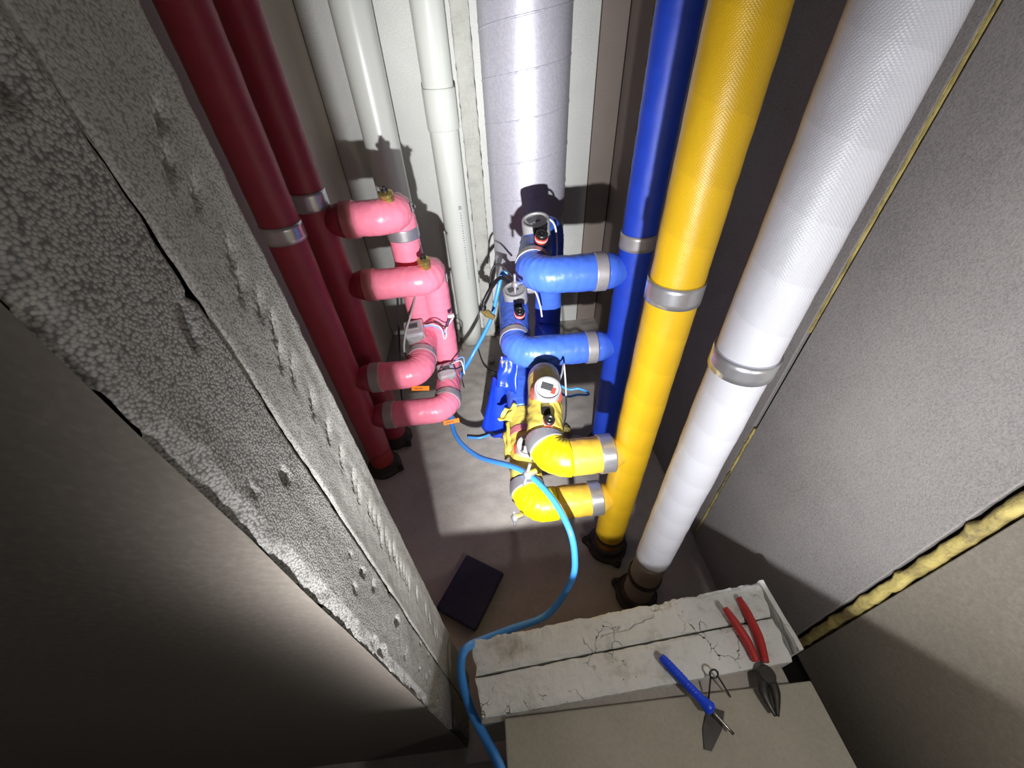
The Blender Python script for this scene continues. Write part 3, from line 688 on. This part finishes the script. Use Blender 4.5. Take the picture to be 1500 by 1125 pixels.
loop_parts(tD, PD, [(0.067, 'blue_stub', 'blue', 0.054), (s1, 'blue_pipe', 'blue', rD), (PD.s[PD.near((0.066, 0.70, 0.335))], 'pale_tape', 'cream', 0.052), (PD.s[PD.near((0.150, 0.622, 0.335))], 'yellow_elbow', 'yellow', 0.051), (PD.L, 'amber_stub', 'amber', 0.049)], 4.0, [PD.s[PD.near(q)] for q in ((0.082, 1.18, 0.56), (0.095, 1.34, 0.56), (0.07, 0.71, 0.335), (0.078, 0.77, 0.335), (0.08, 0.86, 0.335))])
band('clamp_band', PD, PD.at(0.087), 0.038, rD + 0.003, M['dull_band'], tD)
band('worn_band', PD, PD.near((0.082, 1.165, 0.56)), 0.030, rD + 0.002, M['dull_band'], tD)
band('clamp_band', PD, PD.near((0.065, 0.680, 0.335)), 0.030, 0.0555, M['chrome'], tD)
band('clamp_band', PD, PD.near((0.078, 0.890, 0.335)), 0.028, 0.0550, M['pink_band'], tD)
band('clamp_band', PD, PD.near((0.262, 0.625, 0.335)), 0.034, 0.0525, M['chrome'], tD)
knob_valve(tD, (0.104, 1.235, 0.607), (0.05, -0.45, 1), 1.0); round_meter(tD, (0.106, 1.385, 0.605), (-0.10, -0.20, 1), (0.95, 0.3, 0), 0.047, 'grey_pl', 0.045)
t_handle(tD, (0.033, 1.045, 0.56), (-1, -0.5, 0.1), (0, 0, 1), 0.7)
round_meter(tD, (0.076, 0.800, 0.372), (0.1, -0.25, 1), (0.9, -0.42, 0), 0.036, 'white_pl', 0.040, True)
t_handle(tD, (0.030, 0.590, 0.335), (-1, -0.4, 0.1), (0, 0.1, 1), 1.1)
# white signal wires hanging from the meters
cable('meter_wire', [(0.215, 1.34, 0.93), (0.245, 1.33, 0.90), (0.262, 1.36, 0.80), (0.258, 1.38, 0.70), (0.25, 1.37, 0.62)], 0.0035, M['wire_white'], tC)
cable('meter_wire', [(0.150, 1.37, 0.65), (0.175, 1.33, 0.66), (0.19, 1.29, 0.62), (0.195, 1.27, 0.58)], 0.0035, M['wire_white'], tD)
cable('meter_wire', [(0.175, 0.84, 0.60), (0.205, 0.91, 0.60), (0.225, 0.98, 0.58), (0.235, 0.97, 0.48), (0.225, 0.90, 0.42), (0.20, 0.84, 0.40)], 0.0030, M['wire_white'], tC)
cable('meter_wire', [(0.10, 1.42, 0.68), (0.055, 1.45, 0.72), (0.02, 1.45, 0.70), (0.0, 1.40, 0.62)], 0.0045, M['wire_dark'], tD)
# looped blue signal cable dangling behind the yellow valves
w = cable('signal_cable', [(0.20, 1.02, 0.50), (0.225, 0.99, 0.47), (0.255, 0.99, 0.45), (0.285, 0.985, 0.455), (0.315, 0.98, 0.44), (0.318, 0.975, 0.43), (0.28, 0.975, 0.435), (0.25, 0.98, 0.425), (0.222, 0.985, 0.44)], 0.004, M['hose'], tC)

# loose torn tape ends
def flap(name, pts, mat, parent, n=8, ny=10, amp=0.006, seed=0.0, th=0.0014):
    """quad sheet a-b-c-d (a,b top edge) with folds"""
    a, b, c, d = map(Vector, pts); nn = (b - a).cross(d - a).normalized(); V = []; F = []
    for s in (0, 1):
        for j in range(ny + 1):
            for i in range(n + 1):
                f, g = i / n, j / ny; p = a.lerp(b, f).lerp(d.lerp(c, f), g)
                p += nn * (amp * math.sin(f * 9 + seed + 2 * NZ(g * 2, seed)) + amp * 1.4 * NZ(f * 3, g * 3, seed) + s * th)
                if i in (0, n): p += (b - a) * 0.06 * NZ(g * 6, i, seed)
                if j == ny: p += (d - a) * 0.10 * NZ(f * 6, 3, seed)
                V.append(p)
    W = n + 1; K = W * (ny + 1)
    for j in range(ny):
        for i in range(n):
            k = j * W + i; F.append((k, k + 1, k + W + 1, k + W)); F.append((K + k, K + k + W, K + k + W + 1, K + k + 1))
    rim = [i for i in range(W)] + [j * W + n for j in range(1, ny + 1)] + [ny * W + i for i in range(n - 1, -1, -1)] + [j * W for j in range(ny - 1, 0, -1)]
    for q in range(len(rim)): x, y = rim[q], rim[(q + 1) % len(rim)]; F.append((x, K + x, K + y, y))
    me = bpy.data.meshes.new(name); me.from_pydata(V, [], F)
    for p in me.polygons: p.use_smooth = True
    return link(name, me, mat, parent)
flap('loose_tape', [(0.085, 1.13, 0.51), (0.020, 1.15, 0.50), (-0.005, 1.10, 0.40), (0.075, 1.06, 0.38)], M['loose_blue'], tD, seed=1.0)
flap('loose_tape', [(0.045, 1.15, 0.36), (-0.015, 1.20, 0.36), (-0.085, 1.12, 0.13), (0.035, 1.06, 0.10)], M['loose_blue'], tD, seed=2.5)
flap('loose_tape', [(0.085, 1.01, 0.385), (0.025, 1.00, 0.375), (-0.01, 0.97, 0.35), (0.05, 0.93, 0.37)], M['cream'], tD, seed=4.0, amp=0.009)
flap('loose_tape', [(0.030, 0.96, 0.36), (0.012, 0.93, 0.32), (0.010, 0.80, 0.33), (0.026, 0.82, 0.36)], M['cream'], tD, seed=5.0, amp=0.007)

# ---- brass fitting and the long blue hose
hz = thing('air_hose', 'long light blue hose snaking from the valves down over the shaft floor', 'hose', (0.10, 0.40, 0.0))
HP = [(0.085, 1.50, 0.66), (0.061, 1.50, 0.655), (0.040, 1.475, 0.60), (-0.006, 1.44, 0.47), (-0.10, 1.39, 0.33), (-0.178, 1.29, 0.255), (-0.205, 1.165, 0.205), (-0.182, 1.036, 0.20), (-0.094, 0.891, 0.25),
      (0.044, 0.710, 0.40), (0.112, 0.600, 0.435), (0.152, 0.500, 0.425), (0.163, 0.445, 0.37), (0.150, 0.405, 0.30), (0.080, 0.350, 0.245), (-0.02, 0.315, 0.28), (-0.080, 0.275, 0.37), (-0.118, 0.243, 0.435), (-0.128, 0.205, 0.42), (-0.115, 0.155, 0.38), (-0.085, 0.105, 0.38), (-0.055, 0.055, 0.41), (-0.03, -0.02, 0.43), (-0.02, -0.20, 0.435)]
tube('hose', Path(smooth_path(HP, 14)), M['hose'], 0.0088, hz, nseg=16)
b = lathe_bm([(0, 0), (0.010, 0), (0.012, 0.004), (0.012, 0.022), (0.015, 0.024), (0.015, 0.040), (0.011, 0.042), (0.011, 0.058), (0, 0.058)], 8)
oriented(b, (0.012, 1.33, 0.555), (1, 0, 0), (-0.75, 0.25, 0.55)); bf = bm_obj('brass_fitting', b, M['brass'], tD)
b = lathe_bm([(0, 0), (0.013, 0), (0.013, 0.018), (0.008, 0.020), (0.008, 0.034), (0, 0.034)], 14); oriented(b, (-0.031, 1.344, 0.586), (1, 0, 0), (0.25, 0.2, 0.9)); bm_obj('black_connector', b, M['black'], bf)
cable('connector_lead', [(-0.025, 1.352, 0.615), (0.01, 1.38, 0.66), (0.05, 1.42, 0.68), (0.085, 1.44, 0.65)], 0.008, M['black'], bf)
o = cable('thin_blue_tube', [(-0.16, 1.19, 0.012), (-0.10, 1.18, 0.012), (-0.03, 1.20, 0.013), (0.05, 1.22, 0.012), (0.14, 1.26, 0.012)], 0.006, M['hose'])
tag(o, 'thin blue tube lying on the floor beneath the lower blue loop', 'tube')
o = cable('floor_wire', [(-0.10, 1.90, 0.012), (-0.06, 1.70, 0.012), (0.02, 1.62, 0.012), (0.08, 1.55, 0.014), (0.12, 1.65, 0.012)], 0.003, M['wire_dark'])
tag(o, 'thin dark wire on the floor by the foot of the coupled white pipe', 'wire')
o = cable('wall_wire', [(-0.40, 1.70, 0.95), (-0.385, 1.66, 0.75), (-0.42, 1.62, 0.50), (-0.47, 1.55, 0.20), (-0.50, 1.50, 0.012), (-0.47, 1.46, 0.012)], 0.004, M['wire_dark'])
tag(o, 'thin dark wire hanging behind the red risers near the left wall', 'wire')

# ---- navy pad on the floor
bm = box_bm((-0.075, -0.098, 0.0), (0.075, 0.098, 0.022), 0.006)
for v in bm.verts: v.co.z += 0.004 * NZ(v.co.x * 14, v.co.y * 14)
oriented(bm, (-0.150, 0.515, 0.004), (0.82, -0.50, 0), (0, 0, 1)); o = bm_obj('foam_pad', bm, M['pad'])
tag(o, 'dark navy rectangular pad lying in shadow on the shaft floor', 'pad')

# ---- rubble on the floor
spots = [(0.035, 1.56, 0.02, 'floor'), (-0.015, 1.63, 0.016, 'post'), (0.07, 1.68, 0.022, 'floor'), (0.30, 1.18, 0.024, 'foam'), (0.335, 1.11, 0.026, 'post'), (0.30, 0.97, 0.028, 'foam'), (0.265, 1.25, 0.018, 'post'), (-0.02, 1.75, 0.02, 'post'), (-0.04, 1.50, 0.012, 'floor')]
lab = {'floor': 'small grey concrete crumb on the floor below the blue valves', 'post': 'small pale mortar crumb on the shaft floor', 'foam': 'small yellowish foam lump on the floor by the blue riser'}
for k, (x, y, r, mt) in enumerate(spots):
    bm = bmesh.new(); bmesh.ops.create_icosphere(bm, subdivisions=2, radius=r)
    for v in bm.verts: v.co *= 1 + 0.5 * NZ(v.co.x * 60 + k * 9, v.co.y * 60, v.co.z * 60); v.co.z *= 0.6
    bmesh.ops.translate(bm, vec=(x, y, r * 0.5), verts=bm.verts); o = bm_obj('rubble', bm, M[mt]); tag(o, lab[mt], 'rubble', 'rubble of ' + mt)

# ---- tools on the threshold
def taper(name, pts, radii, mat, parent, seg=12, flat=1.0):
    P = Path(smooth_path(pts, 8)); V = []; F = []; n = len(P.p)
    for i in range(n):
        f = i / (n - 1) * (len(radii) - 1); k = min(int(f), len(radii) - 2); r = radii[k] + (radii[k + 1] - radii[k]) * (f - k)
        t = P.t[i]; u = Vector((0, 0, 1)); u = (u - t * u.dot(t)).normalized(); v = t.cross(u)
        for q in range(seg): a = 2 * PI * q / seg; V.append(P.p[i] + u * (math.cos(a) * r * flat) + v * (math.sin(a) * r))
    for i in range(n - 1):
        for q in range(seg): F.append((i * seg + q, i * seg + (q + 1) % seg, (i + 1) * seg + (q + 1) % seg, (i + 1) * seg + q))
    F.append(tuple(range(seg))[::-1]); F.append(tuple((n - 1) * seg + q for q in range(seg)))
    me = bpy.data.meshes.new(name); me.from_pydata(V, [], F)
    for p in me.polygons[:-2]: p.use_smooth = True
    return link(name, me, mat, parent)
pl = thing('pliers', 'pliers with two red grips lying across the right end of the threshold', 'pliers', (0.48, 0.18, ZS))
taper('handle', [(0.452, 0.262, ZS + 0.026), (0.462, 0.235, ZS + 0.020), (0.472, 0.200, ZS + 0.014), (0.474, 0.165, ZS + 0.011)], [0.006, 0.0088, 0.0092, 0.007], M['grip_red'], pl)
taper('handle', [(0.500, 0.283, ZS + 0.010), (0.503, 0.250, ZS + 0.010), (0.502, 0.205, ZS + 0.010), (0.492, 0.162, ZS + 0.010)], [0.006, 0.0088, 0.0092, 0.007], M['grip_red'], pl)
bm = lathe_bm([(0, 0), (0.015, 0), (0.016, 0.003), (0.016, 0.014), (0.014, 0.016), (0, 0.016)], 24); oriented(bm, (0.481, 0.142, ZS + 0.002), (1, 0, 0), (0, 0, 1)); bm_obj('pivot', bm, M['dark_steel'], pl)
taper('jaw', [(0.476, 0.145, ZS + 0.009), (0.462, 0.115, ZS + 0.009), (0.464, 0.080, ZS + 0.008)], [0.010, 0.009, 0.003], M['dark_steel'], pl, 10, 0.7)
taper('jaw', [(0.486, 0.145, ZS + 0.009), (0.484, 0.115, ZS + 0.009), (0.468, 0.080, ZS + 0.008)], [0.010, 0.009, 0.003], M['dark_steel'], pl, 10, 0.7)
sd = thing('screwdriver', 'tool with a ridged blue handle and short steel shaft beside the threshold', 'tool', (0.32, 0.13, ZS))
hp = Vector((0.285, 0.192, ZS + 0.013)); he = Vector((0.350, 0.098, ZS + 0.012)); dr = (he - hp).normalized(); L = (he - hp).length
prof = [(0, 0.0), (0.006, 0.0), (0.008, 0.004)]
for k in range(14): z = 0.008 + k * 0.0055; prof += [(0.0082, z), (0.0090, z + 0.0018), (0.0090, z + 0.0036)]
prof += [(0.0085, L * 0.80), (0.0110, L * 0.88), (0.0125, L * 0.95), (0.0085, L), (0, L)]
bm = lathe_bm(prof, 18); oriented(bm, hp, (0, 0, 1), dr); bm_obj('grip', bm, M['grip_blue'], sd, True)
tube('shaft', line(he - dr * 0.004, he + dr * 0.042 - Vector((0, 0, 0.004)), 0.01), M['steel'], 0.0026, sd, nseg=10)
# bent wire clip with a coil
cp = thing('wire_clip', 'small bent wire spring clip with a coiled eye, standing on the landing by the screwdriver', 'clip', (0.378, 0.13, ZS - 0.01))
pts = []
for k in range(37): a = 2 * PI * k / 18 + 0.3; pts.append(Vector((0.376 + 0.008 * math.cos(a), 0.152 + 0.006 * math.sin(a), ZS + 0.018 + 0.0055 * math.sin(a) + 0.003 * k / 36)))
cable('coil', pts, 0.0016, M['dark_steel'], cp, 2, 6)
cable('leg', [(0.370, 0.150, ZS + 0.016), (0.362, 0.132, ZS + 0.006), (0.358, 0.118, ZS - 0.009)], 0.0017, M['dark_steel'], cp, 6, 6)
cable('leg', [(0.383, 0.150, ZS + 0.016), (0.392, 0.134, ZS + 0.006), (0.402, 0.118, ZS - 0.009)], 0.0017, M['dark_steel'], cp, 6, 6)
# dark pointed blade
bm = bmesh.new(); outl = [(0.352, 0.108), (0.380, 0.098), (0.362, 0.072), (0.330, 0.046), (0.318, 0.050), (0.328, 0.078)]
bot = [bm.verts.new((x, y, ZS - 0.0115)) for x, y in outl]; topv = [bm.verts.new((x, y, ZS - 0.009)) for x, y in outl]
bm.faces.new(bot[::-1]); bm.faces.new(topv)
for k in range(len(outl)): q = (k + 1) % len(outl); bm.faces.new((bot[k], bot[q], topv[q], topv[k]))
o = bm_obj('blade', bm, M['dark_steel']); tag(o, 'dark pointed metal blade lying on the landing below the wire clip', 'blade')
